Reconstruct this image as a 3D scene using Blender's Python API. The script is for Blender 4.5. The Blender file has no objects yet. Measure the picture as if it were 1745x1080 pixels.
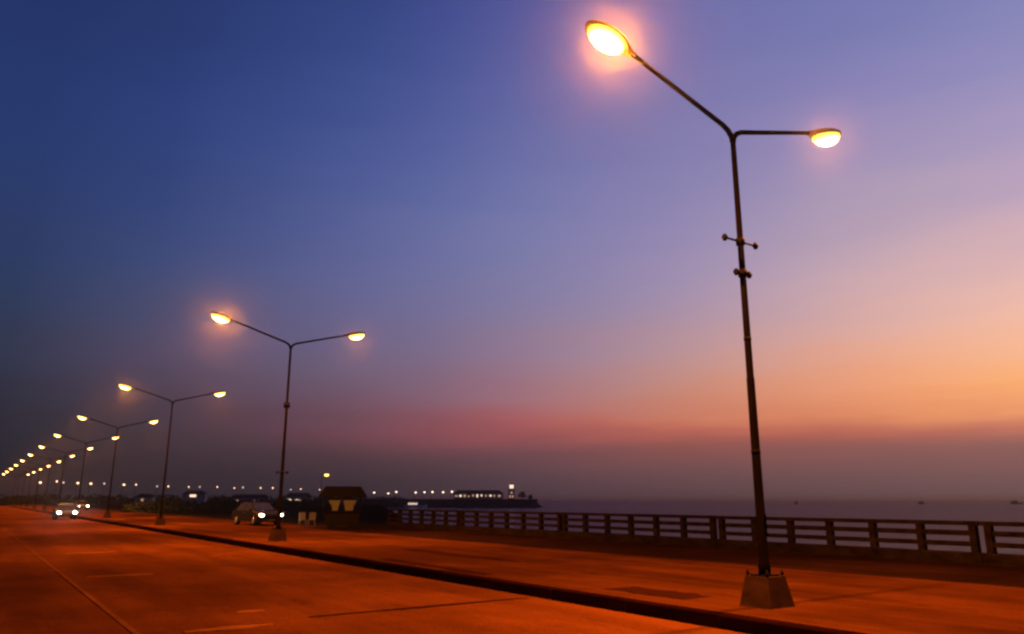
import bpy, bmesh, math, random
from mathutils import Vector, Matrix

R = math.radians
random.seed(7)
scene = bpy.context.scene
C = scene.collection

# ------------------------------------------------------------------ camera
YAW, PITCH = R(34.8), R(13.5)          # the road runs along +Y; the camera looks to the right of it, tilted up
cam_d = bpy.data.cameras.new('camera')
cam_d.sensor_width = 36.0
cam_d.lens = 26.76
cam_d.clip_start = 0.05
cam_d.clip_end = 80000.0
cam = bpy.data.objects.new('camera', cam_d)
C.objects.link(cam)
cam.location = (0.0, 0.0, 1.62)
cam.rotation_euler = (R(90) + PITCH, 0.0, -YAW)
scene.camera = cam

# ------------------------------------------------------------------ render settings, exposure
scene.render.engine = 'CYCLES'
cy = scene.cycles
cy.use_denoising = True
cy.max_bounces = 6
cy.diffuse_bounces = 2
cy.glossy_bounces = 3
cy.volume_bounces = 0
cy.sample_clamp_indirect = 3.0
cy.sample_clamp_direct = 0.0
cy.pixel_filter_type = 'BLACKMAN_HARRIS'
cy.filter_width = 2.5                   # the photograph itself is soft
scene.view_settings.view_transform = 'Standard'
scene.view_settings.look = 'None'
scene.view_settings.exposure = 0.0
scene.view_settings.gamma = 1.0
scene.view_settings.use_curve_mapping = False

# ------------------------------------------------------------------ sky: dusk after sunset
SUN_AZ = YAW + R(50)                    # bearing of the afterglow, clockwise from +Y


def lin(c):
    c = c / 255.0
    return c / 12.92 if c <= 0.04045 else ((c + 0.055) / 1.055) ** 2.4


# rows: angle away from the afterglow (deg) -> list of (elevation deg, sRGB)
SKY = [
    (13.0, [(0, 103, 80, 84), (1.8, 122, 86, 88), (3.2, 140, 92, 90), (4.4, 200, 120, 96), (5.6, 245, 160, 106), (7.4, 253, 176, 112),
            (9.8, 250, 186, 148), (12.8, 236, 186, 172), (18, 196, 166, 186), (23.8, 160, 148, 190), (30.6, 130, 130, 182), (50, 92, 100, 160), (90, 64, 78, 140)]),
    (24.0, [(0, 96, 75, 80), (1.9, 118, 82, 84), (3.2, 134, 86, 86), (4.2, 178, 98, 84), (5.6, 224, 138, 96), (7.8, 238, 158, 116),
            (10.5, 226, 168, 150), (13.9, 208, 170, 174), (19.8, 172, 154, 180), (25.7, 143, 134, 181), (33.1, 112, 117, 174), (50, 84, 92, 152), (90, 60, 74, 134)]),
    (37.5, [(0, 84, 66, 72), (2.1, 110, 75, 79), (3.6, 138, 80, 78), (4.6, 184, 98, 84), (5.6, 200, 118, 94), (8.0, 198, 136, 120),
            (10.7, 184, 144, 150), (15.1, 160, 141, 172), (19.4, 144, 134, 177), (27.9, 118, 118, 170), (35.7, 100, 103, 164), (50, 76, 84, 144), (90, 54, 68, 126)]),
    (49.7, [(0, 74, 56, 66), (1.5, 82, 62, 71), (3.2, 106, 70, 78), (4.6, 150, 80, 84), (5.6, 164, 90, 94), (7.4, 158, 106, 116),
            (11.0, 144, 119, 144), (15.4, 127, 121, 161), (19.9, 117, 120, 169), (28.6, 92, 100, 161), (36.6, 74, 82, 150), (50, 60, 72, 132), (90, 46, 60, 114)]),
    (60.0, [(0, 56, 46, 54), (1.5, 62, 49, 57), (3.2, 84, 58, 67), (4.8, 114, 68, 79), (6.4, 116, 80, 96), (9.0, 113, 95, 120),
            (11.5, 110, 100, 134), (15.2, 103, 103, 149), (19.6, 93, 101, 154), (28.1, 68, 84, 148), (36.0, 52, 68, 130), (50, 48, 62, 120), (90, 42, 55, 106)]),
    (74.5, [(0, 46, 40, 47), (2.0, 50, 43, 51), (4.2, 61, 52, 63), (6.4, 74, 62, 79), (10.0, 82, 74, 101), (14.1, 70, 78, 118),
            (18.1, 59, 73, 124), (26.0, 47, 65, 124), (33.4, 40, 56, 111), (50, 38, 53, 104), (90, 38, 50, 98)]),
    (84.0, [(0, 37, 34, 40), (1.8, 39, 36, 43), (5.4, 46, 44, 57), (9.1, 50, 54, 77), (12.8, 46, 58, 90), (16.5, 43, 58, 101),
            (23.8, 38, 57, 112), (30.6, 35, 51, 103), (50, 34, 48, 96), (90, 36, 47, 93)]),
    (180.0, [(0, 30, 30, 38), (5.4, 36, 38, 54), (12.8, 36, 47, 78), (23.8, 32, 47, 92), (50, 30, 42, 86), (90, 36, 47, 93)]),
]
W = bpy.data.worlds.new('World')
scene.world = W
W.use_nodes = True
wt = W.node_tree
wt.nodes.clear()


def wn(kind, **kw):
    n = wt.nodes.new(kind)
    for k, v in kw.items():
        setattr(n, k, v)
    return n


def wl(a, b):
    wt.links.new(a, b)


def wmath(op, a, b=None, clamp=False):
    n = wn('ShaderNodeMath', operation=op, use_clamp=clamp)
    for i, s in enumerate((a, b)):
        if s is None:
            continue
        if isinstance(s, (int, float)):
            n.inputs[i].default_value = s
        else:
            wl(s, n.inputs[i])
    return n.outputs[0]


tc = wn('ShaderNodeTexCoord')
sep = wn('ShaderNodeSeparateXYZ')
wl(tc.outputs['Generated'], sep.inputs[0])
# slow uneven drift of the haze bands, in the sky's own directions
mp = wn('ShaderNodeMapping')
mp.inputs['Scale'].default_value = (2.2, 2.2, 16.0)
wl(tc.outputs['Generated'], mp.inputs[0])
nz = wn('ShaderNodeTexNoise')
nz.inputs['Scale'].default_value = 1.6
nz.inputs['Detail'].default_value = 3.0
wl(mp.outputs[0], nz.inputs[0])
drift = wmath('MULTIPLY', wmath('SUBTRACT', nz.outputs[0], 0.5), 0.048)
zz = wmath('MAXIMUM', sep.outputs[2], 0.0)
drift = wmath('MULTIPLY', drift, wmath('MINIMUM', wmath('MULTIPLY', zz, 12.0), 1.0))
el = wmath('DIVIDE', wmath('ARCSINE', wmath('ADD', zz, drift, clamp=True)), math.pi / 2)
fac_el = wmath('POWER', wmath('MAXIMUM', el, 0.0), 0.5)       # finer near the horizon
hl = wmath('SQRT', wmath('ADD', wmath('ADD', wmath('MULTIPLY', sep.outputs[0], sep.outputs[0]), wmath('MULTIPLY', sep.outputs[1], sep.outputs[1])), 1e-6))
dt = wmath('DIVIDE', wmath('ADD', wmath('MULTIPLY', sep.outputs[0], math.sin(SUN_AZ)), wmath('MULTIPLY', sep.outputs[1], math.cos(SUN_AZ))), hl)
delta = wmath('MULTIPLY', wmath('ARCCOSINE', wmath('MAXIMUM', wmath('MINIMUM', dt, 1.0), -1.0)), 180 / math.pi)


def at_el(tab, e):
    if e <= tab[0][0]:
        return [lin(c) for c in tab[0][1:]]
    for a, b in zip(tab, tab[1:]):
        if e <= b[0]:
            t = (e - a[0]) / (b[0] - a[0])
            return [lin(a[k] + (b[k] - a[k]) * t) for k in (1, 2, 3)]
    return [lin(c) for c in tab[-1][1:]]


def smooth_at(d, e):
    # smooth cubic blend of the rows over the angle from the afterglow
    rows = [(r[0], at_el(r[1], e)) for r in SKY]
    xs = [-rows[0][0]] + [r[0] for r in rows] + [260.0]
    ys = [rows[0][1]] + [r[1] for r in rows] + [rows[-1][1]]
    k = 0
    while k < len(xs) - 2 and d > xs[k + 1]:
        k += 1
    t = (d - xs[k]) / (xs[k + 1] - xs[k])
    out = []
    for c in range(3):
        def slope(i):
            i0, i1 = max(i - 1, 0), min(i + 1, len(xs) - 1)
            return (ys[i1][c] - ys[i0][c]) / (xs[i1] - xs[i0])
        h = xs[k + 1] - xs[k]
        m0, m1 = slope(k) * h, slope(k + 1) * h
        v = (2*t**3 - 3*t**2 + 1)*ys[k][c] + (t**3 - 2*t**2 + t)*m0 + (-2*t**3 + 3*t**2)*ys[k+1][c] + (t**3 - t**2)*m1
        out.append(max(v, 0.0005))
    return out


stations = [0, 8, 14, 20, 26, 32, 38, 44, 50, 56, 62, 69, 76, 84, 105, 180]
els = [0, .8, 1.5, 2.2, 2.8, 3.4, 3.9, 4.4, 4.9, 5.5, 6.3, 7.4, 8.8, 10.5, 12.5, 15, 18, 21.5, 26, 31, 37, 50, 90]
prev = None
for i, d in enumerate(stations):
    rp = wn('ShaderNodeValToRGB')
    cr = rp.color_ramp
    cr.interpolation = 'CARDINAL'
    for j, e in enumerate(els):
        pos = math.sqrt(e / 90.0)
        if j < 2:
            elx = cr.elements[j]
            elx.position = pos
        else:
            elx = cr.elements.new(pos)
        elx.color = (*smooth_at(d, e), 1)
    wl(fac_el, rp.inputs[0])
    if prev is None:
        prev = rp.outputs[0]
        continue
    mr = wn('ShaderNodeMapRange')
    wl(delta, mr.inputs[0])
    mr.inputs[1].default_value = stations[i - 1]
    mr.inputs[2].default_value = d
    mx = wn('ShaderNodeMix', data_type='RGBA')
    wl(mr.outputs[0], mx.inputs[0])
    wl(prev, mx.inputs[6])
    wl(rp.outputs[0], mx.inputs[7])
    prev = mx.outputs[2]
sky = wn('ShaderNodeTexSky', sky_type='NISHITA')
sky.sun_disc = False
sky.sun_elevation = R(-4.0)
sky.sun_rotation = SUN_AZ
bg = wn('ShaderNodeBackground')
bg.inputs[1].default_value = 1.0
bg2 = wn('ShaderNodeBackground')
bg2.inputs[1].default_value = 0.05
hs = wn('ShaderNodeHueSaturation')
hs.inputs['Saturation'].default_value = 0.99
hs.inputs['Value'].default_value = 1.01
wl(prev, hs.inputs['Color'])
wl(hs.outputs[0], bg.inputs[0])
wl(sky.outputs[0], bg2.inputs[0])
ad = wn('ShaderNodeAddShader')
wl(bg.outputs[0], ad.inputs[0])
wl(bg2.outputs[0], ad.inputs[1])
wo = wn('ShaderNodeOutputWorld')
wl(ad.outputs[0], wo.inputs[0])

# the last of the sun: it has set, only a faint broad afterglow comes from its bearing
sd = bpy.data.lights.new('sun', 'SUN')
sd.energy = 0.02
sd.angle = R(20)
sd.color = (1.0, 0.55, 0.35)
sun = bpy.data.objects.new('sun', sd)
C.objects.link(sun)
sun.rotation_euler = (R(90 - 3.0), 0, math.pi - SUN_AZ)


# ------------------------------------------------------------------ materials
def material(name, col, rough=0.7, var=0.25, scale=(3, 3, 3), bump=0.0, bump_scale=60, metal=0.0, emit=None, strength=0.0, spec=0.15, tint=None):
    m = bpy.data.materials.new(name)
    m.use_nodes = True
    nt = m.node_tree
    b = nt.nodes['Principled BSDF']
    b.inputs['Roughness'].default_value = rough
    b.inputs['Metallic'].default_value = metal
    b.inputs['Specular IOR Level'].default_value = spec
    b.inputs['Base Color'].default_value = (*col, 1)
    tcn = nt.nodes.new('ShaderNodeTexCoord')
    if var > 0:
        mpn = nt.nodes.new('ShaderNodeMapping')
        mpn.inputs['Scale'].default_value = scale
        n = nt.nodes.new('ShaderNodeTexNoise')
        n.inputs['Scale'].default_value = 1.0
        n.inputs['Detail'].default_value = 6.0
        n.inputs['Roughness'].default_value = 0.62
        rp = nt.nodes.new('ShaderNodeValToRGB')
        lo = [c * (1 - var) for c in col]
        hi = [min(1, c * (1 + var)) for c in (tint or col)]
        rp.color_ramp.elements[0].position = 0.3
        rp.color_ramp.elements[1].position = 0.7
        rp.color_ramp.elements[0].color = (*lo, 1)
        rp.color_ramp.elements[1].color = (*hi, 1)
        nt.links.new(tcn.outputs['Object'], mpn.inputs[0])
        nt.links.new(mpn.outputs[0], n.inputs[0])
        nt.links.new(n.outputs[0], rp.inputs[0])
        nt.links.new(rp.outputs[0], b.inputs['Base Color'])
    if bump > 0:
        n2 = nt.nodes.new('ShaderNodeTexNoise')
        n2.inputs['Scale'].default_value = bump_scale
        n2.inputs['Detail'].default_value = 4.0
        bp = nt.nodes.new('ShaderNodeBump')
        bp.inputs['Strength'].default_value = bump
        bp.inputs['Distance'].default_value = 0.02
        nt.links.new(tcn.outputs['Object'], n2.inputs[0])
        nt.links.new(n2.outputs[0], bp.inputs['Height'])
        nt.links.new(bp.outputs[0], b.inputs['Normal'])
    if emit:
        b.inputs['Emission Color'].default_value = (*emit, 1)
        b.inputs['Emission Strength'].default_value = strength
    return m


def paving(name, col, var, streak, patch, worn):
    """Worn paving: fine grain, streaks along the way of travel, broad stains."""
    m = bpy.data.materials.new(name)
    m.use_nodes = True
    nt = m.node_tree
    b = nt.nodes['Principled BSDF']
    b.inputs['Specular IOR Level'].default_value = 0.0
    geo = nt.nodes.new('ShaderNodeNewGeometry')

    def noise(scale, detail, rough=0.6):
        mpn = nt.nodes.new('ShaderNodeMapping')
        mpn.inputs['Scale'].default_value = scale
        n = nt.nodes.new('ShaderNodeTexNoise')
        n.inputs['Scale'].default_value = 1.0
        n.inputs['Detail'].default_value = detail
        n.inputs['Roughness'].default_value = rough
        nt.links.new(geo.outputs['Position'], mpn.inputs[0])
        nt.links.new(mpn.outputs[0], n.inputs[0])
        return n.outputs[0]

    def ramp(src, p0, p1, v0, v1):
        r = nt.nodes.new('ShaderNodeMapRange')
        r.interpolation_type = 'SMOOTHSTEP'
        for i, v in enumerate((p0, p1, v0, v1)):
            r.inputs[i + 1].default_value = v
        nt.links.new(src, r.inputs[0])
        return r.outputs[0]

    def mul(a, c):
        n = nt.nodes.new('ShaderNodeMath')
        n.operation = 'MULTIPLY'
        nt.links.new(a, n.inputs[0])
        nt.links.new(c, n.inputs[1])
        return n.outputs[0]

    s = ramp(noise((0.9, 0.07, 1), 4), 0.35, 0.68, 1 - streak, 1 + streak * .6)
    p = ramp(noise((0.22, 0.16, 1), 5, .65), 0.38, 0.64, 1 - patch, 1 + patch * .5)
    q = ramp(noise((1.4, 0.45, 1), 5, .7), 0.60, 0.70, 1.0, worn)
    g = ramp(noise((38, 38, 38), 3), 0.3, 0.7, 1 - var, 1 + var)
    f = mul(mul(s, p), mul(q, g))
    vm = nt.nodes.new('ShaderNodeVectorMath')
    vm.operation = 'SCALE'
    vm.inputs[0].default_value = col
    nt.links.new(f, vm.inputs['Scale'])
    nt.links.new(vm.outputs[0], b.inputs['Base Color'])
    nt.links.new(ramp(noise((0.5, 0.2, 1), 4), 0.3, 0.7, 0.72, 0.95), b.inputs['Roughness'])
    bp = nt.nodes.new('ShaderNodeBump')
    bp.inputs['Strength'].default_value = 0.35
    bp.inputs['Distance'].default_value = 0.012
    nt.links.new(noise((26, 26, 26), 5, .7), bp.inputs['Height'])
    nt.links.new(bp.outputs[0], b.inputs['Normal'])
    return m


M = {
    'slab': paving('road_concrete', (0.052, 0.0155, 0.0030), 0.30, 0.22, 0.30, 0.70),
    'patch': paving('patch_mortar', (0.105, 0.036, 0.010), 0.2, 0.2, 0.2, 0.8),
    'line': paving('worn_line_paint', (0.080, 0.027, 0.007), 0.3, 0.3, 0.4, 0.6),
    'walk_falloff': paving('walkway_asphalt_falloff', (0.0125, 0.0050, 0.0026), 0.25, 0.25, 0.35, 0.7),  # darker asphalt, its tone also carrying some of the lamp-light falloff
    'darkpatch': paving('patch_asphalt', (0.013, 0.004, 0.002), 0.2, 0.2, 0.2, 0.8),
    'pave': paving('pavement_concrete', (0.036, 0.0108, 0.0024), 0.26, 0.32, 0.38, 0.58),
    'joint': material('joint_bitumen', (0.022, 0.018, 0.015), 0.9),
    'kerbred': material('kerb_red_paint', (0.0068, 0.0016, 0.0012), 0.9, 0.45, (1.2, .6, 3), 0.3, 40, spec=0.0),
    'soil': material('dark_turf', (0.010, 0.009, 0.006), 0.95, 0.5, (.2, .2, .2), 0.3, 8, spec=0.0),
    'conc': material('pedestal_concrete', (0.024, 0.0115, 0.0078), 0.85, 0.35, (3, 3, 6), 0.4, 45, spec=0.0),
    'rail': material('railing_concrete', (0.0105, 0.0068, 0.0058), 0.85, 0.6, (2, 2.6, 5), 0.4, 40, spec=0.0),
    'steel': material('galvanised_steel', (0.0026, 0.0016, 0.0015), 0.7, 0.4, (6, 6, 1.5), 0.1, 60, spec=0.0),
    'rust': material('rusted_steel', (0.005, 0.004, 0.004), 0.7, 0.4, (14, 14, 14), 0.3, 60, metal=0.3, spec=0.0),
    'housing': material('lamp_housing', (0.16, 0.12, 0.10), 0.5, 0.2, (8, 8, 8), metal=0.4),
    'farlens': material('distant_lamp_lens', (0.8, 0.7, 0.6), 0.3, 0, emit=(1.0, 0.70, 0.50), strength=4.0),
    'farwarm': material('warm_distant_lens', (0.8, 0.7, 0.6), 0.3, 0, emit=(1.0, 0.58, 0.32), strength=3.6),
    'fardim': material('dim_distant_lens', (0.8, 0.7, 0.6), 0.3, 0, emit=(1.0, 0.72, 0.56), strength=1.2),
    'warmlens': material('amber_lamp_lens', (0.8, 0.6, 0.4), 0.3, 0, emit=(1.0, 0.46, 0.10), strength=5.0),
    'headlight': material('headlight', (0.9, 0.9, 0.9), 0.2, 0, emit=(1.0, 0.93, 0.85), strength=90.0),
    'headdim': material('headlight_warm', (0.9, 0.9, 0.9), 0.2, 0, emit=(1.0, 0.74, 0.52), strength=30.0),
    'taillight': material('tail_light', (0.3, 0.01, 0.01), 0.2, 0, emit=(1.0, 0.06, 0.02), strength=0.6),
    'winlit': material('lit_window', (0.8, 0.7, 0.5), 0.3, 0, emit=(1.0, 0.50, 0.26), strength=0.55),
    'winbright': material('bright_window', (0.8, 0.7, 0.6), 0.3, 0, emit=(1.0, 0.68, 0.46), strength=1.5),
    'rubber': material('rubber', (0.004, 0.004, 0.004), 0.9, 0.2, spec=0.0),
    'glass': material('car_glass', (0.012, 0.013, 0.016), 0.05, 0, spec=0.5),
    'alloy': material('alloy', (0.35, 0.34, 0.33), 0.35, 0.1, metal=0.9),
    'carsilver': material('silver_paint', (0.02, 0.02, 0.02), 0.5, 0.06, metal=0.3, spec=0.04),
    'carwhite': material('grey_paint', (0.004, 0.004, 0.004), 0.5, 0.06, spec=0.04),
    'cardark': material('dark_paint', (0.01, 0.01, 0.012), 0.5, 0.1, metal=0.3, spec=0.04),
    'cloth': material('pale_cloth', (0.045, 0.05, 0.056), 0.9, 0.12, (6, 6, 6)),
    'darkcloth': material('dark_canopy', (0.0035, 0.0035, 0.004), 0.9, 0.3, (5, 5, 5), spec=0.0),
    'darkwood': material('dark_wood', (0.005, 0.004, 0.0035), 0.75, 0.4, (2, 9, 9), 0.3, 30, spec=0.0),
    'whiteplastic': material('white_plastic', (0.06, 0.058, 0.056), 0.5, 0.06),
    'plaster': material('pale_plaster', (0.30, 0.27, 0.25), 0.9, 0.2, (.6, .6, .6)),
    'roof': material('dark_roof', (0.035, 0.028, 0.026), 0.85, 0.3, (1, 1, 1)),
    'rock': material('dark_sea_wall', (0.040, 0.036, 0.034), 0.95, 0.4, (.8, .8, .8), 0.6, 3, spec=0.0),
    'leaf': material('dark_foliage', (0.025, 0.035, 0.016), 0.9, 0.4, (.5, .5, .5), spec=0.0),
    'bark': material('bark', (0.05, 0.04, 0.03), 0.95, 0.3),
    'hullwhite': material('white_hull', (0.6, 0.58, 0.56), 0.5, 0.1),
    'hulldark': material('dark_hull', (0.04, 0.035, 0.04), 0.6, 0.2),
}


def sea_material():
    m = bpy.data.materials.new('sea_water')
    m.use_nodes = True
    nt = m.node_tree
    nt.nodes.clear()
    df = nt.nodes.new('ShaderNodeBsdfDiffuse')
    df.inputs['Color'].default_value = (0.010, 0.014, 0.022, 1)
    b = nt.nodes.new('ShaderNodeBsdfGlossy')
    b.inputs['Color'].default_value = (0.20, 0.215, 0.285, 1)
    b.inputs['Roughness'].default_value = 0.14
    ad = nt.nodes.new('ShaderNodeAddShader')
    out = nt.nodes.new('ShaderNodeOutputMaterial')
    nt.links.new(df.outputs[0], ad.inputs[0])
    nt.links.new(b.outputs[0], ad.inputs[1])
    nt.links.new(ad.outputs[0], out.inputs[0])
    geo = nt.nodes.new('ShaderNodeNewGeometry')
    h = None
    for sc, amp in (((0.16, 0.30, 1), 1.0), ((0.55, 0.9, 1), 0.45), ((2.1, 2.9, 1), 0.16)):
        mpn = nt.nodes.new('ShaderNodeMapping')
        mpn.inputs['Scale'].default_value = sc
        mpn.inputs['Rotation'].default_value = (0, 0, R(25))
        n = nt.nodes.new('ShaderNodeTexNoise')
        n.inputs['Scale'].default_value = 1.0
        n.inputs['Detail'].default_value = 3.0
        nt.links.new(geo.outputs['Position'], mpn.inputs[0])
        nt.links.new(mpn.outputs[0], n.inputs[0])
        mu = nt.nodes.new('ShaderNodeMath')
        mu.operation = 'MULTIPLY_ADD'
        mu.inputs[1].default_value = amp
        nt.links.new(n.outputs[0], mu.inputs[0])
        if h is not None:
            nt.links.new(h, mu.inputs[2])
        h = mu.outputs[0]
    bp = nt.nodes.new('ShaderNodeBump')
    bp.inputs['Strength'].default_value = 1.0
    bp.inputs['Distance'].default_value = 0.12
    nt.links.new(h, bp.inputs['Height'])
    nt.links.new(bp.outputs[0], b.inputs['Normal'])
    return m


M['sea'] = sea_material()


def lens_material():
    """Prismatic glass bowl: white-hot round the bulb, amber towards the rim; part of the bulb's light passes straight through."""
    m = bpy.data.materials.new('sodium_lens')
    m.use_nodes = True
    nt = m.node_tree
    nt.nodes.clear()
    tcn = nt.nodes.new('ShaderNodeTexCoord')
    vm = nt.nodes.new('ShaderNodeVectorMath')
    vm.operation = 'SUBTRACT'
    vm.inputs[1].default_value = (0.52, 0.0, -0.14)
    sc = nt.nodes.new('ShaderNodeVectorMath')
    sc.operation = 'MULTIPLY'
    sc.inputs[1].default_value = (1 / 0.34, 1 / 0.20, 1 / 0.20)
    ln = nt.nodes.new('ShaderNodeVectorMath')
    ln.operation = 'LENGTH'
    nt.links.new(tcn.outputs['Object'], vm.inputs[0])
    nt.links.new(vm.outputs[0], sc.inputs[0])
    nt.links.new(sc.outputs[0], ln.inputs[0])
    rp = nt.nodes.new('ShaderNodeValToRGB')
    cr = rp.color_ramp
    cr.elements[0].position = 0.45
    cr.elements[0].color = (1.0, 0.62, 0.22, 1)
    cr.elements[1].position = 0.95
    cr.elements[1].color = (1.0, 0.40, 0.035, 1)
    st = nt.nodes.new('ShaderNodeMapRange')
    for i, v in enumerate((0.55, 1.0, 34.0, 4.5)):
        st.inputs[i + 1].default_value = v
    nt.links.new(ln.outputs['Value'], rp.inputs[0])
    nt.links.new(ln.outputs['Value'], st.inputs[0])
    em = nt.nodes.new('ShaderNodeEmission')
    nt.links.new(rp.outputs[0], em.inputs[0])
    nt.links.new(st.outputs[0], em.inputs[1])
    tr = nt.nodes.new('ShaderNodeBsdfTransparent')
    mx = nt.nodes.new('ShaderNodeMixShader')
    mx.inputs[0].default_value = 0.5
    nt.links.new(tr.outputs[0], mx.inputs[1])
    nt.links.new(em.outputs[0], mx.inputs[2])
    o = nt.nodes.new('ShaderNodeOutputMaterial')
    nt.links.new(mx.outputs[0], o.inputs[0])
    return m


M['lens'] = lens_material()


# ------------------------------------------------------------------ mesh helpers
class MB:
    def __init__(self):
        self.v, self.f, self.smooth = [], [], []

    def add(self, vs, fs, smooth=False):
        o = len(self.v)
        self.v += [tuple(p) for p in vs]
        self.f += [tuple(o + i for i in f) for f in fs]
        self.smooth += [smooth] * len(fs)
        return self

    def box(self, x0, x1, y0, y1, z0, z1):
        return self.frustum(x0, x1, y0, y1, z0, x0, x1, y0, y1, z1)

    def frustum(self, x0, x1, y0, y1, z0, X0, X1, Y0, Y1, z1):
        vs = [(x0, y0, z0), (x1, y0, z0), (x1, y1, z0), (x0, y1, z0), (X0, Y0, z1), (X1, Y0, z1), (X1, Y1, z1), (X0, Y1, z1)]
        return self.add(vs, [(3, 2, 1, 0), (4, 5, 6, 7), (0, 1, 5, 4), (1, 2, 6, 5), (2, 3, 7, 6), (3, 0, 4, 7)])

    def bevbox(self, x0, x1, y0, y1, z0, z1, b=0.015):
        """A box with a chamfered top edge."""
        self.box(x0, x1, y0, y1, z0, z1 - b)
        o = len(self.v) - 8
        del self.f[-5:-4], self.smooth[-5:-4]
        self.v += [(x0 + b, y0 + b, z1), (x1 - b, y0 + b, z1), (x1 - b, y1 - b, z1), (x0 + b, y1 - b, z1)]
        t = [o + 4, o + 5, o + 6, o + 7]
        n = [o + 8, o + 9, o + 10, o + 11]
        self.f += [tuple(n)] + [(t[i], t[(i + 1) % 4], n[(i + 1) % 4], n[i]) for i in range(4)]
        self.smooth += [False] * 5
        return self

    def tube(self, pts, radii, n=10, caps=True):
        pts = [Vector(p) for p in pts]
        if isinstance(radii, (int, float)):
            radii = [radii] * len(pts)
        rings = []
        up = None
        for i, p in enumerate(pts):
            d = (pts[min(i + 1, len(pts) - 1)] - pts[max(i - 1, 0)]).normalized()
            if up is None:
                up = Vector((0, 0, 1)) if abs(d.z) < 0.9 else Vector((1, 0, 0))
            a = d.cross(up).normalized()
            up = a.cross(d).normalized()
            rings.append([p + (a * math.cos(2 * math.pi * k / n) + up * math.sin(2 * math.pi * k / n)) * radii[i] for k in range(n)])
        vs = [q for r in rings for q in r]
        fs = []
        for i in range(len(pts) - 1):
            for k in range(n):
                fs.append((i * n + k, i * n + (k + 1) % n, (i + 1) * n + (k + 1) % n, (i + 1) * n + k))
        self.add(vs, fs, True)
        if caps:
            o = len(self.v) - len(vs)
            self.f += [tuple(o + k for k in range(n)), tuple(o + (len(pts) - 1) * n + n - 1 - k for k in range(n))]
            self.smooth += [False, False]
        return self

    def ball(self, c, r, seg=10, rings=6, sq=(1, 1, 1)):
        vs = [(c[0], c[1], c[2] + r * sq[2])]
        for i in range(1, rings):
            t = math.pi * i / rings
            for k in range(seg):
                a = 2 * math.pi * k / seg
                vs.append((c[0] + r * sq[0] * math.sin(t) * math.cos(a), c[1] + r * sq[1] * math.sin(t) * math.sin(a), c[2] + r * sq[2] * math.cos(t)))
        vs.append((c[0], c[1], c[2] - r * sq[2]))
        fs = [(0, 1 + k, 1 + (k + 1) % seg) for k in range(seg)]
        for i in range(rings - 2):
            for k in range(seg):
                a, b = 1 + i * seg + k, 1 + i * seg + (k + 1) % seg
                fs.append((a, a + seg, b + seg, b))
        o = 1 + (rings - 2) * seg
        fs += [(o + k, len(vs) - 1, o + (k + 1) % seg) for k in range(seg)]
        return self.add(vs, fs, True)

    def mesh(self, name, mat):
        me = bpy.data.meshes.new(name)
        me.from_pydata(self.v, [], self.f)
        me.polygons.foreach_set('use_smooth', self.smooth)
        me.materials.append(M[mat])
        me.update()
        bm = bmesh.new()
        bm.from_mesh(me)
        bmesh.ops.recalc_face_normals(bm, faces=bm.faces)
        bm.to_mesh(me)
        bm.free()
        return me

    def build(self, name, mat, parent=None, loc=None):
        o = bpy.data.objects.new(name, self.mesh(name, mat))
        C.objects.link(o)
        if loc:
            o.location = loc
        if parent:
            o.parent = parent
        return o


def tag(o, label=None, cat=None, group=None, kind=None):
    if label:
        o['label'] = label
    if cat:
        o['category'] = cat
    if group:
        o['group'] = group
    if kind:
        o['kind'] = kind
    return o


def empty(name, loc=(0, 0, 0), rz=0.0):
    o = bpy.data.objects.new(name, None)
    o.empty_display_size = 0.3
    C.objects.link(o)
    o.location = loc
    o.rotation_euler = (0, 0, rz)
    return o


def copy_tree(o, parent=None):
    c = o.copy()
    C.objects.link(c)
    c.parent = parent
    for ch in list(o.children):
        copy_tree(ch, c)
    return c


# ------------------------------------------------------------------ the setting: land, sea, road, pavement
land = [(-6000, -6000), (21.95, -6000), (21.95, 46.5), (30.5, 60), (49, 98), (81, 168), (129, 274), (173, 376), (188, 405), (205, 450),
        (300, 650), (500, 1090), (900, 1980), (2200, 4900), (-6000, 9000)]


def prism(poly, z0, z1):
    n = len(poly)
    vs = [(x, y, z1) for x, y in poly] + [(x, y, z0) for x, y in poly]
    fs = [tuple(range(n)), tuple(range(2 * n - 1, n - 1, -1))] + [(i, i + n, (i + 1) % n + n, (i + 1) % n) for i in range(n)]
    return vs, fs


mb = MB()
mb.add(*prism(land, -5.0, -0.26))
tag(mb.build('ground', 'soil'), 'dark unlit ground spreading back from road and bay', 'ground', kind='structure')
mb = MB()
mb.add([(-12000, -12000, -2.5), (12000, -12000, -2.5), (12000, 12000, -2.5), (-12000, 12000, -2.5)], [(0, 1, 2, 3)])
tag(mb.build('sea', 'sea'), 'calm dusky sea reaching to the horizon beyond the railing', 'sea', kind='structure')

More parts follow.
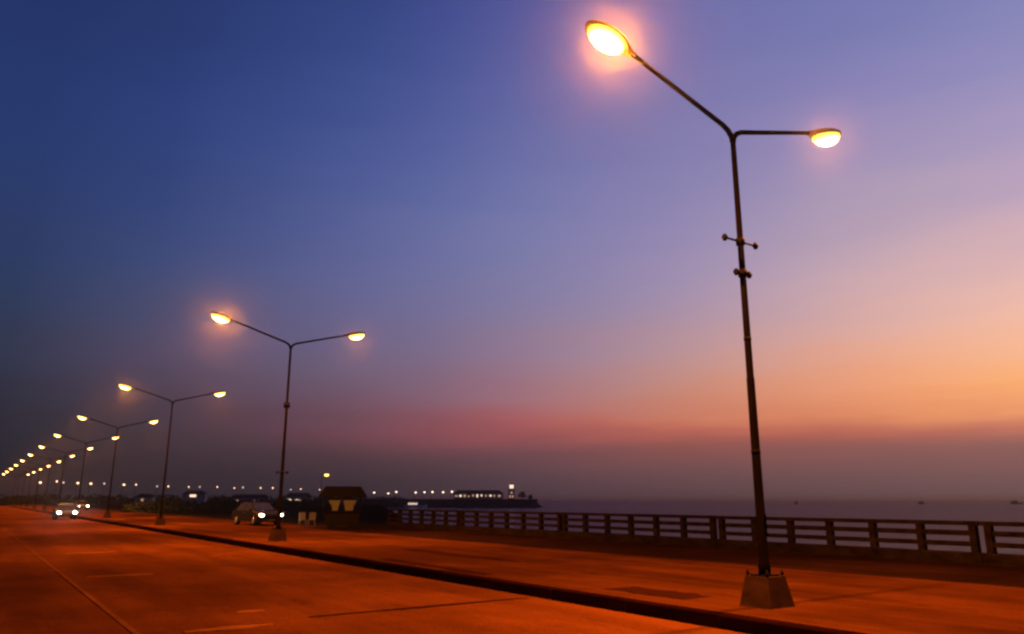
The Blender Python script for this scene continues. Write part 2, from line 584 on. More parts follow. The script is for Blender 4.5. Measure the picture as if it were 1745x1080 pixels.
# road: bedding sheet with separate cast slabs on it
KX = 9.23
mb = MB()
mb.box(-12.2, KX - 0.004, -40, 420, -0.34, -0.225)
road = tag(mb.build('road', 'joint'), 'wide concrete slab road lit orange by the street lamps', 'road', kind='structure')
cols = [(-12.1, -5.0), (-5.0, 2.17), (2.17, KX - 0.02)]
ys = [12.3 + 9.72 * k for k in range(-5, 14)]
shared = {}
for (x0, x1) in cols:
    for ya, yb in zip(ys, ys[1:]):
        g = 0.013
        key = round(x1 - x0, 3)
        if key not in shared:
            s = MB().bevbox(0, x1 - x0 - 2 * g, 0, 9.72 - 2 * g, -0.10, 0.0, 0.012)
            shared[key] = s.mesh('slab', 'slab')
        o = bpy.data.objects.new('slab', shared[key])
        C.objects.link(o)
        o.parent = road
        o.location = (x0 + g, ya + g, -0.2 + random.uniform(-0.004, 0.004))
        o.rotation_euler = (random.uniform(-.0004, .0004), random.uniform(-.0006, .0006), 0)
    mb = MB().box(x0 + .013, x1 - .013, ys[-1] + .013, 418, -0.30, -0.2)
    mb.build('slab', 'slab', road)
# repaired joints: thin smears of lighter mortar across the joints, and a dark sealed strip
for (x0, x1, y, w, mt) in [(2.75, 4.0, 12.05, .15, 'patch'), (2.6, 4.1, 21.75, .16, 'patch'), (3.0, 4.6, 31.4, .30, 'patch'), (6.6, 7.2, 27.0, .1, 'patch'),
                           (3.9, 4.35, 13.6, .16, 'patch'), (4.7, 9.0, 12.42, .10, 'darkpatch')]:
    n = 9
    top, bot = [], []
    for k in range(n + 1):
        t = k / n
        hw = w * (0.35 + 0.65 * math.sin(math.pi * min(max(t, .06), .94))) * random.uniform(.7, 1.1)
        top.append((x0 + (x1 - x0) * t, y + hw + random.uniform(-.02, .02), 0))
        bot.append((x0 + (x1 - x0) * t, y - hw, 0))
    mb = MB()
    pts = top + bot[::-1]
    m = len(pts)
    mb.add([(p[0], p[1], -0.1895) for p in pts] + [(p[0], p[1], -0.21) for p in pts],
           [tuple(range(m))] + [(i, i + m, (i + 1) % m + m, (i + 1) % m) for i in range(m)])
    mb.build('mortar_patch' if mt == 'patch' else 'sealed_strip', mt, road)

rl = MB()
for k in range(40):
    a = -8.0 + k * 2.43
    rl.box(2.13, 2.215, a + .02, a + 2.41, -0.19, -0.1875)
rl.build('lane_line', 'line', road)

# kerb of separate stones
kerb = tag(MB().box(KX + .02, KX + 0.16, -40, 420, -0.32, -0.03).build('kerb', 'joint'), 'dark red painted kerb between road and pavement', 'kerb', kind='structure')
stone = MB().bevbox(0, 0.18, 0, 1.978, -0.30, 0.004, 0.025).mesh('kerb_stone', 'kerbred')
y = -20.0
for k in range(90):
    o = bpy.data.objects.new('kerb_stone', stone)
    C.objects.link(o)
    o.parent = kerb
    o.location = (KX + random.uniform(-.004, .004), y, random.uniform(-.009, .006))
    o.rotation_euler[2] = random.uniform(-.0025, .0025)
    y += 2.0
MB().bevbox(KX, KX + .18, y, 420, -0.30, 0.004, .02).build('kerb_stone', 'kerbred', kerb)

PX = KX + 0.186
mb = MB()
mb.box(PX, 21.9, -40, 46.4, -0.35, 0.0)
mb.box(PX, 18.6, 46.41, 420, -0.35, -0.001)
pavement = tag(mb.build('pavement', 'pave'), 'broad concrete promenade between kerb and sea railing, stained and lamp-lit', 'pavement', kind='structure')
for (x0, x1, y0, y1) in [(9.95, 10.75, 9.4, 11.3), (9.55, 9.95, 14.9, 20.4), (12.2, 12.5, 17.5, 24.0)]:
    n = 8
    a = [(x0 + random.uniform(-.08, .08), y0 + (y1 - y0) * k / n) for k in range(n + 1)]
    b = [(x1 + random.uniform(-.1, .1), y0 + (y1 - y0) * k / n) for k in range(n, -1, -1)]
    vs, fs = prism(a + b, -0.02, 0.004)
    MB().add(vs, fs).build('repair_strip', 'darkpatch', pavement)

ed = [(16.55 + random.uniform(-.07, .07) + .12 * math.sin(k * .7), -40 + k * 1.0) for k in range(87)]  # walkway strip: darker paving, with part of the lamps' falloff painted in
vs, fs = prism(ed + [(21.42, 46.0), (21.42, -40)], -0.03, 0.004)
tag(MB().add(vs, fs).build('walkway', 'walk_falloff'), 'asphalt walkway strip along the sea railing, colour partly darkened for lamp falloff', 'walkway', kind='structure')

# ------------------------------------------------------------------ sea railing, in sections with a double post where two meet
RX, SEC = 21.6, 8.67


def railing_section():
    root = empty('railing_section')
    MB().bevbox(-0.16, 0.16, 0.012, SEC - 0.012, 0.0, 0.29, 0.02).build('plinth', 'rail', root)
    bay = (SEC - 0.38) / 6
    for k in range(7):
        yy = 0.19 + bay * k
        MB().bevbox(-0.095, 0.095, yy - 0.085, yy + 0.085, 0.291, 0.97, 0.01).build('post', 'rail', root)
    for z, r in ((0.50, .062), (0.775, .066)):
        for k in range(6):
            a, b = 0.19 + bay * k + 0.086, 0.19 + bay * (k + 1) - 0.086
            MB().bevbox(-r * .8, r * .8, a, b, z - r, z + r, .01).build('rail', 'rail', root)
    MB().bevbox(-0.11, 0.11, 0.02, SEC - 0.02, 0.971, 1.08, 0.015).build('top_rail', 'rail', root)
    return root


sec_labels = [
    'concrete railing section off to the right of the frame edge',
    'nearest three-rail concrete railing section, just right of the big lamp pole',
    'second concrete railing section from the right, passing behind the big lamp pole',
    'third concrete railing section from the right, in front of open sea',
    'fourth concrete railing section from the right, in front of the lit pier',
    'farthest concrete railing section, ending beside the vendor cart',
]
proto = railing_section()
for k in range(5):
    o = proto if k == 0 else copy_tree(proto)
    o.location = (RX + random.uniform(-.012, .012), 9.84 - SEC + SEC * k, 0.0)
    o.rotation_euler = (random.uniform(-.0012, .0012), random.uniform(-.01, .01), random.uniform(-.0015, .0015))
    tag(o, ([sec_labels[1]] + sec_labels[2:])[k], 'railing', 'concrete railing sections along the sea')

# ------------------------------------------------------------------ double-armed street lamps
LX, LY0, LS = 10.52, 8.12, 23.67
SODIUM = (1.0, 0.27, 0.018)


def loft_head():
    """Luminaire pointing along +X from its neck at the origin: shell above, glowing bowl below."""
    xs = [0.0, 0.10, 0.22, 0.36, 0.54, 0.70, 0.82, 0.88]
    wd = [0.045, 0.06, 0.12, 0.165, 0.185, 0.165, 0.11, 0.04]
    ht = [0.045, 0.055, 0.085, 0.105, 0.11, 0.095, 0.065, 0.03]
    n = 8
    sh = MB()
    vs, fs = [], []
    for x, w, h in zip(xs, wd, ht):
        for k in range(n + 1):
            a = math.pi * k / n
            vs.append((x, w * math.cos(a), h * math.sin(a)))
        vs.append((x, -w * .96, -0.025))
        vs.append((x, w * .96, -0.025))
    m = n + 3
    for i in range(len(xs) - 1):
        for k in range(m):
            fs.append((i * m + k, i * m + (k + 1) % m, (i + 1) * m + (k + 1) % m, (i + 1) * m + k))
    fs += [tuple(range(m)), tuple((len(xs) - 1) * m + m - 1 - k for k in range(m))]
    sh.add(vs, fs, True)
    le = MB()
    lx = [0.20, 0.24, 0.32, 0.44, 0.56, 0.68, 0.78, 0.84]
    lw = [0.02, 0.09, 0.14, 0.168, 0.172, 0.152, 0.10, 0.02]
    ld = [0.02, 0.09, 0.15, 0.19, 0.195, 0.165, 0.10, 0.02]
    vs, fs = [], []
    for x, w, h in zip(lx, lw, ld):
        for k in range(n + 1):
            a = math.pi + math.pi * k / n
            vs.append((x, w * math.cos(a), -0.027 + h * math.sin(a)))
    m = n + 1
    for i in range(len(lx) - 1):
        for k in range(n):
            fs.append((i * m + k, i * m + k + 1, (i + 1) * m + k + 1, (i + 1) * m + k))
    le.add(vs, fs, True)
    return sh, le


def street_lamp():
    root = empty('street_lamp')
    ped = MB().frustum(-.295, .295, -.295, .295, 0.0, -.215, .215, -.215, .215, .45).build('pedestal', 'conc', root)
    MB().box(-.16, .16, -.16, .16, .451, .475).build('base_plate', 'rust', root)
    for sx in (-1, 1):
        for sy in (-1, 1):
            b = MB().tube([(sx * .185, sy * .185, .43), (sx * .185, sy * .185, .55)], .017, 6)
            b.tube([(sx * .185, sy * .185, .485), (sx * .185, sy * .185, .512)], .032, 6)
            b.build('anchor_bolt', 'rust', ped)
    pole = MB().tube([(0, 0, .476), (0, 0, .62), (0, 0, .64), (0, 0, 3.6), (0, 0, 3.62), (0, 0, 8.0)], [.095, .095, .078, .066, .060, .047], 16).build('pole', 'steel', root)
    hd_ = MB().add([(-.035, -.083, 1.05), (.035, -.083, 1.05), (.035, -.083, 1.40), (-.035, -.083, 1.40),
                    (-.04, -.06, 1.04), (.04, -.06, 1.04), (.04, -.06, 1.41), (-.04, -.06, 1.41)],
                   [(0, 1, 2, 3), (0, 4, 5, 1), (1, 5, 6, 2), (2, 6, 7, 3), (3, 7, 4, 0)])
    hd_.build('access_cover', 'rust', pole)
    MB().tube([(0, 0, 2.35), (0, 0, 2.42)], .076, 16).build('strap', 'rust', pole)
    MB().tube([(0, 0, 4.25), (0, 0, 4.31)], .064, 16).build('strap', 'rust', pole)
    sh, le = loft_head()
    shm, lem = sh.mesh('lamp_head', 'housing'), le.mesh('lens', 'lens')
    for s in (-1, 1):
        pts = [(0, 0, 7.9), (s * .03, 0, 8.02), (s * .12, 0, 8.12), (s * .26, 0, 8.19), (s * .6, 0, 8.285), (s * 1.5, 0, 8.545), (s * 2.46, 0, 8.82)]
        MB().tube(pts, [.05, .05, .048, .045, .043, .04, .038], 10).build('arm', 'steel', root)
        h = bpy.data.objects.new('lamp_head', shm)
        C.objects.link(h)
        h.parent = root
        h.location = (s * 2.40, 0, 8.80)
        h.rotation_euler = (0, R(-13), 0 if s > 0 else math.pi)
        h.scale = (1.18, 1.28, 1.08)
        l = bpy.data.objects.new('lens', lem)
        C.objects.link(l)
        l.parent = h
        ld = bpy.data.lights.get('sodium_light')
        if ld is None:
            ld = bpy.data.lights.new('sodium_light', 'SPOT')
            ld.energy = 36000.0
            ld.color = SODIUM
            ld.spot_size = R(172)
            ld.spot_blend = 0.6
            ld.shadow_soft_size = 0.06
        lo = bpy.data.objects.new('sodium_light', ld)
        C.objects.link(lo)
        lo.parent = root
        lo.location = (s * 2.92, 0, 8.84)
        lo.rotation_euler = (0, R(-4) * s, 0)
        lo.scale = (0.38 if s > 0 else 0.46, 1, 1)            # road optics: wide along the kerb, narrow across it
    return root


lamp_labels = [
    'tallest double-armed street lamp, in front, on a tapered concrete pedestal',
    'second double-armed street lamp along the kerb, with a clamp low on its pole',
    'third double-armed street lamp along the kerb',
    'fourth double-armed street lamp along the kerb',
    'fifth double-armed street lamp along the kerb',
    'sixth double-armed street lamp along the kerb',
    'seventh double-armed street lamp along the kerb',
    'eighth double-armed street lamp along the kerb',
    'ninth double-armed street lamp along the kerb',
    'tenth double-armed street lamp along the kerb',
    'eleventh double-armed street lamp along the kerb',
    'last and smallest double-armed street lamp at the far end of the row',
]
lamps = []
first = street_lamp()
for k in range(12):
    o = first if k == 0 else copy_tree(first)
    o.location = (LX, LY0 + LS * k, 0.0)
    o.rotation_euler[2] = 0.0 if k == 0 else random.uniform(-.03, .03)
    tag(o, lamp_labels[k], 'street lamp', 'double-armed street lamps along the kerb')
    lamps.append(o)


def flag_bracket(root, z, half, r=.02, knob=.055):
    b = MB().tube([(0, 0, z - .06), (0, 0, z + .06)], .078, 12).build('clamp', 'rust', root)
    MB().tube([(-half, 0, z), (half, 0, z)], r, 8).build('bracket_rod', 'rust', b)
    for s in (-1, 1):
        e = MB().tube([(s * half, 0, z - knob), (s * half, 0, z + knob)], .034, 8)
        e.tube([(s * (half - .03), 0, z), (s * (half + .03), 0, z)], .045, 8)
        e.build('rod_holder', 'rust', b)


flag_bracket(lamps[0], 6.02, 0.41)
flag_bracket(lamps[0], 5.44, 0.17)
flag_bracket(lamps[1], 5.5, 0.10, .02, .12)
flag_bracket(lamps[1], 2.72, 0.22)

# ------------------------------------------------------------------ cars
def sliced(profile, slices):
    """Closed side profile (x, z) swept over slices (y, scale about its middle)."""
    cx = sum(p[0] for p in profile) / len(profile)
    cz = sum(p[1] for p in profile) / len(profile)
    n = len(profile)
    vs, fs = [], []
    for y, s in slices:
        vs += [(cx + (x - cx) * s, y, cz + (z - cz) * s) for x, z in profile]
    for i in range(len(slices) - 1):
        for k in range(n):
            fs.append((i * n + k, i * n + (k + 1) % n, (i + 1) * n + (k + 1) % n, (i + 1) * n + k))
    fs += [tuple(range(n)), tuple((len(slices) - 1) * n + n - 1 - k for k in range(n))]
    return vs, fs


def make_car(name, loc, rz, paint, lamp, label):
    root = empty(name, loc, rz)
    low = [(2.16, .30), (2.2, .48), (2.14, .66), (1.95, .76), (1.15, .92), (0, .95), (-1.5, .97), (-2.05, .93), (-2.18, .75), (-2.2, .45), (-2.1, .28)]
    # wheel arches cut into the lower edge
    arch = []
    for cx in (-1.35, 1.35):
        arch += [(cx - .38, .26)] + [(cx - .36 * math.cos(math.pi * t / 6), .30 + .34 * math.sin(math.pi * t / 6)) for t in range(7)] + [(cx + .38, .26)]
    b = MB()
    vs, fs = sliced(low + arch, [(-.86, .965), (-.80, 1), (.80, 1), (.86, .965)])
    b.add(vs, fs)
    body = b.build('body', paint, root)
    c = MB()
    cab = [(1.16, .92), (.42, 1.40), (.2, 1.45), (-.9, 1.45), (-1.15, 1.41), (-1.78, .96)]
    vs, fs = [], []
    for s in (-1, 1):
        vs += [(x, s * (.76 - (z - .92) * .30), z) for x, z in cab]
    n = len(cab)
    fs = [tuple(range(n)), tuple(range(2 * n - 1, n - 1, -1))] + [(k, (k + 1) % n, (k + 1) % n + n, k + n) for k in range(n)]
    c.add(vs, fs)
    c.build('cabin', paint, root)
    e = .008

    def pane(nm, pts):
        g = MB().add(pts, [tuple(range(len(pts)))])
        return g.build(nm, 'glass', root)

    pane('windscreen', [(1.12 + e, -.66, .955 + e), (1.12 + e, .66, .955 + e), (.47 + e, .56, 1.375 + e), (.47 + e, -.56, 1.375 + e)])
    pane('rear_window', [(-1.72 - e, -.66, 1.0 + e), (-1.72 - e, .66, 1.0 + e), (-1.2 - e, .56, 1.375 + e), (-1.2 - e, -.56, 1.375 + e)])
    for s in (-1, 1):
        def sp(x, z):
            return (x, s * (.76 - (z - .92) * .30 + e), z)
        pane('side_window', [sp(.98, .98), sp(-.28, .98), sp(-.28, 1.385), sp(.42, 1.365)])
        pane('side_window', [sp(-.36, .98), sp(-1.55, 1.0), sp(-1.12, 1.37), sp(-.36, 1.385)])
        MB().ball((.92, s * .90, .98), .09, 8, 5, (.7, 1.1, .7)).build('wing_mirror', paint, root)
        MB().frustum(-.25, -.08, s * .868 - .008, s * .868 + .008, .80, -.25, -.08, s * .868 - .008, s * .868 + .008, .825).build('door_handle', 'alloy', root)
    for x in (-1.35, 1.35):
        for s in (-1, 1):
            w = MB().tube([(x, s * .66, .315), (x, s * .69, .315), (x, s * .84, .315), (x, s * .865, .315)], [.29, .315, .315, .29], 20).build('wheel', 'rubber', root)
            rm = MB().tube([(x, s * .86, .315), (x, s * .874, .315)], [.20, .185], 14)
            rm.build('rim', 'alloy', w)
    for s in (-1, 1):
        MB().ball((2.10, s * .64, .63), .13, 12, 8, (.62, 1.45, .80)).build('headlight', lamp, root)
        MB().ball((-2.12, s * .66, .76), .11, 10, 6, (.6, 1.4, .9)).build('tail_light', 'taillight', root)
    MB().box(2.165, 2.205, -.52, .52, .40, .52).build('grille', 'rubber', root)
    MB().box(2.19, 2.222, -.23, .23, .33, .395).build('number_plate', 'whiteplastic', root)
    return tag(root, label, 'car', 'cars with their headlights on')


cA = make_car('car', (7.75, 86.0, -0.2), R(-90), 'carsilver', 'headlight', 'car driving towards us on the road with the brightest white headlights')
cA2 = make_car('car', (14.9, 141.0, 0.0), R(-90), 'cardark', 'headdim', 'small distant car on the promenade, dim headlights just right of the brightest ones')
cB = make_car('car', (15.9, 52.5, 0.0), R(-83), 'carwhite', 'headdim', 'dark car on the promenade behind the second lamp pole, headlights on')
hd = bpy.data.lights.new('headlight_beam', 'SPOT')
hd.energy = 110
hd.color = (1.0, 0.9, 0.78)
hd.spot_size = R(50)
hd.spot_blend = .8
hd.shadow_soft_size = .08
for c, e in ((cA, 1), (cB, 1)):
    for s in (-1, 1):
        o = bpy.data.objects.new('headlight_beam', hd)
        C.objects.link(o)
        o.parent = c
        o.location = (2.32, s * .64, .62)
        o.rotation_euler = (R(90), 0, R(-90))
        o.rotation_euler = (0, R(-82), 0)

# ------------------------------------------------------------------ vendor cart, stools
st = empty('vendor_cart', (17.55, 42.2, 0), R(-20))
MB().frustum(-.95, .95, -.45, .45, .30, -.95, .95, -.45, .45, .95).build('cart_box', 'darkwood', st)
MB().bevbox(-1.05, 1.05, -.55, .55, .951, 1.0).build('counter', 'darkwood', st)
cv = MB()
cv.frustum(-1.30, 1.30, -.85, .85, 1.86, -.98, .98, -.40, .40, 2.36)
cv.box(-1.30, 1.30, -.85, .85, 1.76, 1.859)
cv.build('canopy', 'darkcloth', st)
for sx in (-1, 1):
    for sy in (-1, 1):
        MB().tube([(sx * 1.0, sy * .5, .42), (sx * 1.0, sy * .5, 1.80)], .022, 8).build('canopy_post', 'rust', st)
for cx, wt_, wb in ((-.47, .36, .16), (.42, .40, .22)):
    cu = MB()
    vs, fs = [], []
    n = 8
    for side, dy in ((0, 0), (1, .018)):
        for z, hw, off in ((1.74, wt_, 0), (1.5, wt_ * .85, .03), (1.25, wb * 1.1, .06), (1.03, wb, .06)):
            for k in range(n + 1):
                t = k / n * 2 - 1
                vs.append((cx + t * hw + (off if cx < 0 else -off), -.58 + .03 * math.sin(k * 2.4) - dy, z))
    m = n + 1
    for side in (0, 1):
        for i in range(3):
            for k in range(n):
                a = side * 4 * m + i * m + k
                fs.append((a, a + 1, a + m + 1, a + m))
    cu.add(vs, fs, True)
    cu.build('tied_back_cloth', 'cloth', st)
for sx in (-1, 1):
    w = MB().tube([(sx * .55, -.50, .25), (sx * .55, -.46, .25)], .25, 20).build('wheel', 'rubber', st)
    MB().tube([(sx * .55, -.507, .25), (sx * .55, -.455, .25)], .17, 16).build('rim', 'darkcloth', w)
tag(st, 'small vendor cart with dark hipped canopy and pale cloths tied back', 'vendor cart')


def stool(loc, rz, label):
    r = empty('plastic_chair', loc, rz)
    MB().bevbox(-.21, .21, -.21, .21, .40, .43, .01).build('seat', 'whiteplastic', r)
    MB().add(*sliced([(-.20, .431), (-.17, .431), (-.25, .86), (-.28, .86)], [(-.20, 1), (.20, 1)])).build('backrest', 'whiteplastic', r)
    for sx in (-1, 1):
        for sy in (-1, 1):
            MB().tube([(sx * .21, sy * .21, 0), (sx * .18, sy * .18, .40)], .022, 6).build('leg', 'whiteplastic', r)
    return tag(r, label, 'chair', 'plastic chairs by the cart')


stool((17.6, 47.0, 0), R(-120), 'white plastic chair nearest the cart, one of two behind it')
stool((17.1, 47.2, 0), R(-100), 'white plastic chair on the far side of the other one, behind the cart')

# ------------------------------------------------------------------ the far shore: lamps, sheds, trees
def far_lamp(name, hgt, lens, arm=1.2):
    root = empty(name)
    MB().tube([(0, 0, 0), (0, 0, hgt)], [.11, .06], 6).build('pole', 'rust', root)
    for s in (1,):
        MB().tube([(0, 0, hgt - .1), (s * arm, 0, hgt + .15)], .05, 5).build('arm', 'rust', root)
        h = MB().ball((s * (arm + .3), 0, hgt + .2), .36, 8, 5, (1, .5, .35)).build('lamp_head', 'housing', root)
        MB().ball((s * (arm + .3), 0, hgt + .08), .48, 8, 5, (1, .9, .8)).build('lens', lens, h)
    return root


far = [(23, 375), (27, 348), (31, 369), (37, 378), (43, 388), (48, 384), (59, 407), (64, 404), (81, 447), (86, 444), (99, 456), (104, 453), (112, 447),
       (131, 483), (129, 459), (144, 474), (150, 470), (185, 540), (181, 508), (202, 528)]
ordinal = ['first', 'second', 'third', 'fourth', 'fifth', 'sixth', 'seventh', 'eighth', 'ninth', 'tenth', 'eleventh', 'twelfth', 'thirteenth', 'fourteenth',
           'fifteenth', 'sixteenth', 'seventeenth', 'eighteenth', 'nineteenth', 'twentieth']
fl = far_lamp('shore_lamp', 8.7, 'farlens', .25)
for k, (x, y) in enumerate(far):
    o = fl if k == 0 else copy_tree(fl)
    o.location = (x, y, -0.26)
    o.rotation_euler[2] = random.uniform(-.6, .6)
    q = random.uniform(.6, 1.12)
    for hd in o.children:
        if hd.name.startswith('lamp_head'):
            for ln in hd.children:
                ln.scale = (q, q, 1)
                if k % 3 != 1:
                    ln.material_slots[0].link = 'OBJECT'
                    ln.material_slots[0].material = M['farwarm'] if k % 3 == 0 else M['fardim']
    tag(o, f'{ordinal[k]} pale lamp from the left in the row along the far bay', 'street lamp', 'pale lamps along the far bay')

sl = empty('street_lamp', (81.0, 210.4, -.26), R(-30))
MB().tube([(0, 0, 0), (0, 0, 8.3), (0, 0, 8.55)], [.1, .06, .05], 8).build('pole', 'rust', sl)
MB().tube([(0, 0, 8.5), (.4, 0, 8.75), (1.0, 0, 8.85)], .045, 6).build('arm', 'rust', sl)
h = MB().ball((1.3, 0, 9.0), .6, 10, 6, (1, .7, .3)).build('lamp_head', 'housing', sl)
MB().ball((1.3, 0, 8.66), .62, 12, 8, (1, .8, .62)).build('lens', 'warmlens', h)
tag(sl, 'lone amber street lamp standing above the vendor cart, farther back', 'street lamp')


def shed(name, loc, rz, L, D, H, wins, label, mat='winbright'):
    r = empty(name, loc, rz)
    MB().box(-L / 2, L / 2, -D / 2, D / 2, 0, H).build('wall', 'plaster', r)
    MB().frustum(-L / 2 - .4, L / 2 + .4, -D / 2 - .4, D / 2 + .4, H + .01, -L / 2 + D * .3, L / 2 - D * .3, -.2, .2, H + D * .28).build('roof', 'roof', r)
    for (x0, x1, z0, z1) in wins:
        w = MB().box(x0 - .06, x1 + .06, -D / 2 - .06, -D / 2 - .003, z0 - .06, z1 + .06).build('window', 'hulldark', r)
        MB().box(x0, x1, -D / 2 - .075, -D / 2 - .0605, z0, z1).build('pane', mat if len(wins) < 5 or random.random() < .45 else 'winlit', w)
    return tag(r, label, 'building')


shed('shore_house', (78.5, 347, -.26), R(-25), 9, 5, 4.2, [(-1.6, .9, 3.0, 4.0)], 'low shore house with one bright window under the pale lamps')
shed('shore_house', (61.2, 359, -.26), R(-22), 7, 5, 3.0, [(-1.0, .5, 1.3, 2.3)], 'small dark shore house, dim window, directly behind the third lamp pole', 'winlit')
shed('shore_house', (113, 318, -.26), R(-27), 11, 6, 3.0, [(-4.2, -2.6, .9, 2.2), (-1.2, 1.4, .9, 2.0)], 'shore house with two lit windows between second lamp and vendor cart', 'winbright')
shed('shore_house', (103, 352, -.26), R(-25), 16, 6, 2.6, [(-6, -4.5, 1.0, 1.8), (2, 4, 1.0, 1.8)], 'long low dark house seen over the promenade car', 'winlit')


def leaf_mass(blobs, per, size):
    mb = MB()
    for (x, y, z, rx, rz) in blobs:
        for _ in range(per):
            a, b = random.uniform(0, 2 * math.pi), math.acos(random.uniform(-1, 1))
            rr = random.uniform(.55, 1.05) ** .6
            p = Vector((x + rx * rr * math.sin(b) * math.cos(a), y + rx * rr * math.sin(b) * math.sin(a), z + rz * rr * math.cos(b)))
            d1 = Vector((random.gauss(0, 1), random.gauss(0, 1), random.gauss(0, 1))).normalized()
            d2 = d1.orthogonal().normalized()
            s = size * random.uniform(.6, 1.4)
            mb.add([p + d1 * s, p + d2 * s * .6, p - d1 * s, p - d2 * s * .6], [(0, 1, 2, 3)])
    return mb


blobs = []
x = -55.0
while x < 330:
    base_y = 445 + max(0, x) * 0.62 + (25 if x < 0 else 0)
    for _ in range(2):
        hh = random.uniform(2.0, 4.2)
        blobs.append((x + random.uniform(-2, 2), base_y + random.uniform(-12, 25), hh * .55 - .3, random.uniform(3.0, 6.0), hh * .75))
    x += random.uniform(2.5, 4.5)
tag(leaf_mass(blobs, 60, .75).build('treeline', 'leaf'), 'dark low treeline along the far shore under the pale lamps', 'trees', kind='stuff')
blobs = []
for k in range(70):
    t = k / 70
    blobs.append((20.5 + t * 85 + random.uniform(-2, 2), 120 + t * 150 + random.uniform(-8, 8), .4, random.uniform(1.5, 3.2), random.uniform(.7, 1.5)))
tag(leaf_mass(blobs, 70, .35).build('hedge_scrub', 'leaf'), 'dark scrub covering the shore between road and bay', 'scrub', kind='stuff')

# ------------------------------------------------------------------ pier with hall, tower, ferry
PA = Vector((180.0, 411.0))
pang = math.atan2(353 - 411, 262 - 180)
pier = empty('pier', (PA.x, PA.y, 0), pang)
PL = 101.0
MB().bevbox(0, PL, -5, 5, .55, 1.2, .1).build('deck', 'rock', pier)
MB().frustum(-2, PL + 5, -9, 9, -4.6, .6, PL - .6, -4.6, 4.6, .549).build('rubble_foot', 'rock', pier)
MB().box(0, PL, -5.2, -4.9, 1.21, 2.0).build('parapet', 'rock', pier)
boulder = MB().ball((0, 0, 0), 1.0, 7, 5, (1.0, .8, .7)).mesh('boulder', 'rock')
for k in range(46):
    o = bpy.data.objects.new('boulder', boulder)
    C.objects.link(o)
    o.parent = pier
    t = random.random()
    o.location = (1 + k * 2.25 + random.uniform(-.5, .5), -4.9 - 3.0 * t, .2 - 2.7 * t)
    o.rotation_euler = (random.uniform(0, 6), random.uniform(0, 6), random.uniform(0, 6))
    q = random.uniform(.6, 1.2)
    o.scale = (q, q, q)
tag(pier, 'dark stone pier reaching out into the sea behind the railing', 'pier')


def on_pier(s, t, z=1.2):
    c, n = math.cos(pang), math.sin(pang)
    return (PA.x + c * s - n * t, PA.y + n * s + c * t, z)


wins = [(-13 + k * 2.4, -13 + k * 2.4 + random.uniform(.6, 1.5), 1.9 + random.uniform(-.2, .3), 3.0 + random.uniform(-.3, .4)) for k in range(11)]
shed('pier_hall', on_pier(68, 0), pang, 27.5, 7, 3.7, wins, 'long low hall on the pier with a row of lit windows', 'winbright')
tw = empty('pier_tower', on_pier(86.5, 0), pang)
MB().frustum(-1.9, 1.9, -1.9, 1.9, 0, -1.7, 1.7, -1.7, 1.7, 6.3).build('wall', 'plaster', tw)
MB().box(-2.0, 2.0, -2.0, 2.0, 6.31, 6.6).build('gallery', 'roof', tw)
MB().tube([(0, 0, 6.61), (0, 0, 8.6)], 1.15, 10).build('lantern', 'winbright', tw)
MB().tube([(0, 0, 8.61), (0, 0, 9.7)], [1.5, .12], 10).build('roof', 'roof', tw)
for x0, x1, z0, z1 in ((-1.2, -.3, 1.5, 2.9), (.35, 1.1, 1.5, 2.9), (-.5, .6, 3.8, 4.8)):
    w = MB().box(x0 - .06, x1 + .06, -1.99, -1.93, z0 - .06, z1 + .06).build('window', 'hulldark', tw)
    MB().box(x0, x1, -2.005, -1.9905, z0, z1).build('pane', 'winlit', tw).parent = w
tag(tw, 'short tower with a glowing lantern at the end of the pier', 'tower')
for k, (s, t, lab) in enumerate(((92.5, 0, 'bushy dark tree beside the tower at the end of the pier'), (97.0, 1.0, 'smaller dark tree at the very tip of the pier'))):
    r = empty('tree', on_pier(s, t))
    MB().tube([(0, 0, 0), (.1, .1, 1.6), (0, .2, 3.0)], [.22, .16, .08], 7).build('trunk', 'bark', r)
    sc = 1.0 if k == 0 else .62
    leaf_mass([(0, 0, 3.2 * sc, 2.1 * sc, 1.3 * sc), (1.3 * sc, .3, 2.5 * sc, 1.5 * sc, 1.0 * sc), (-1.2 * sc, -.2, 2.6 * sc, 1.6 * sc, 1.0 * sc), (.2, 0, 4.2 * sc, 1.2 * sc, .8 * sc)], 130, .33).build('crown', 'leaf', r)
    tag(r, lab, 'tree', 'trees at the tip of the pier')

plamps = [(8, 'first'), (16, 'second'), (20.5, 'third'), (31.5, 'fourth'), (36.5, 'fifth'), (41, 'sixth'), (47, 'seventh'), (52, 'eighth')]
pl = far_lamp('pier_lamp', 4.6, 'farlens', .5)
for k, (s, od) in enumerate(plamps):
    o = pl if k == 0 else copy_tree(pl)
    o.location = on_pier(s, 1.5)
    o.rotation_euler[2] = pang
    o.scale = (1, 1, random.uniform(.8, 1.05))
    tag(o, f'{od} pale lamp on the pier, counted from the shore', 'lamp', 'pale lamps on the pier')


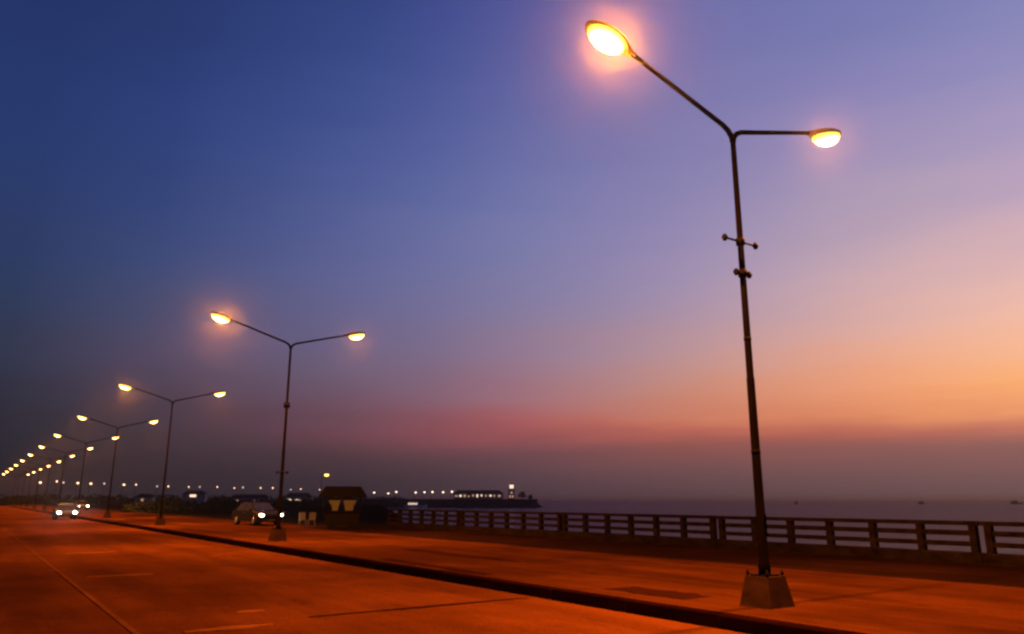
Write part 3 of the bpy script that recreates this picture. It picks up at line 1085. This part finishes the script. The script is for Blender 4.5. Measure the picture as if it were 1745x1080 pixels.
def boat(name, loc, rz, L, label, lit=False):
    r = empty(name, loc, rz)
    W2 = L * .14
    secs = [(-.5, .8, .0), (-.3, 1, -.02), (.1, 1, 0), (.35, .7, .06), (.5, .05, .14)]
    vs, fs = [], []
    for t, w, dz in secs:
        vs += [(t * L, -W2 * w, .95 * L * .08 + dz * L * .4), (t * L * .94, -W2 * w * .6, -.3), (t * L * .94, W2 * w * .6, -.3), (t * L, W2 * w, .95 * L * .08 + dz * L * .4)]
    for i in range(len(secs) - 1):
        for k in range(4):
            fs.append((i * 4 + k, i * 4 + (k + 1) % 4, (i + 1) * 4 + (k + 1) % 4, (i + 1) * 4 + k))
    fs += [(0, 1, 2, 3), (19, 18, 17, 16)]
    MB().add(vs, fs).build('hull', 'hullwhite' if lit else 'hulldark', r)
    zc = L * .08
    cab = MB().frustum(-L * .36, L * .12, -W2 * .7, W2 * .7, zc, -L * .34, L * .07, -W2 * .6, W2 * .6, zc + L * .17).build('cabin', 'hullwhite' if lit else 'hulldark', r)
    if lit:
        for k in range(6):
            x0 = -L * .33 + k * L * .067
            for sy in (-1, 1):
                MB().box(x0, x0 + L * .045, sy * W2 * .70 - .02, sy * W2 * .70 + .02, zc + L * .05, zc + L * .11).build('window', 'winbright', cab)
    MB().tube([(-L * .05, 0, zc), (-L * .05, 0, zc + L * .42)], .07, 6).build('mast', 'hulldark', r)
    return tag(r, label, 'boat')


boat('ferry', (199.5, 378, -2.5), pang + .05, 12.5, 'white lit boat moored in front of the pier', True)
boat('fishing_boat', (695, 491, -2.5), .3, 9, 'dark fishing boat on the horizon just right of the big lamp pole')
boat('fishing_boat', (800, 418, -2.5), -.5, 9, 'middle dark fishing boat on the horizon over the railing')
boat('fishing_boat', (879, 363, -2.5), -.9, 12, 'rightmost dark fishing boat on the horizon')

# ------------------------------------------------------------------ the evening haze over road and bay
HAZE = 0.00032
hz = MB().box(-12600, 12600, -12600, 12600, -6.0, 13.5)
hm = bpy.data.materials.new('evening_haze')
hm.use_nodes = True
hm.node_tree.nodes.clear()
pv = hm.node_tree.nodes.new('ShaderNodeVolumePrincipled')
pv.inputs['Color'].default_value = (0.9, 0.88, 0.87, 1)
pv.inputs['Density'].default_value = HAZE
pv.inputs['Anisotropy'].default_value = 0.97
mo = hm.node_tree.nodes.new('ShaderNodeOutputMaterial')
hm.node_tree.links.new(pv.outputs[0], mo.inputs['Volume'])
M['haze'] = hm
tag(hz.build('haze', 'haze'), 'thin evening haze over road and bay', 'haze', kind='stuff')
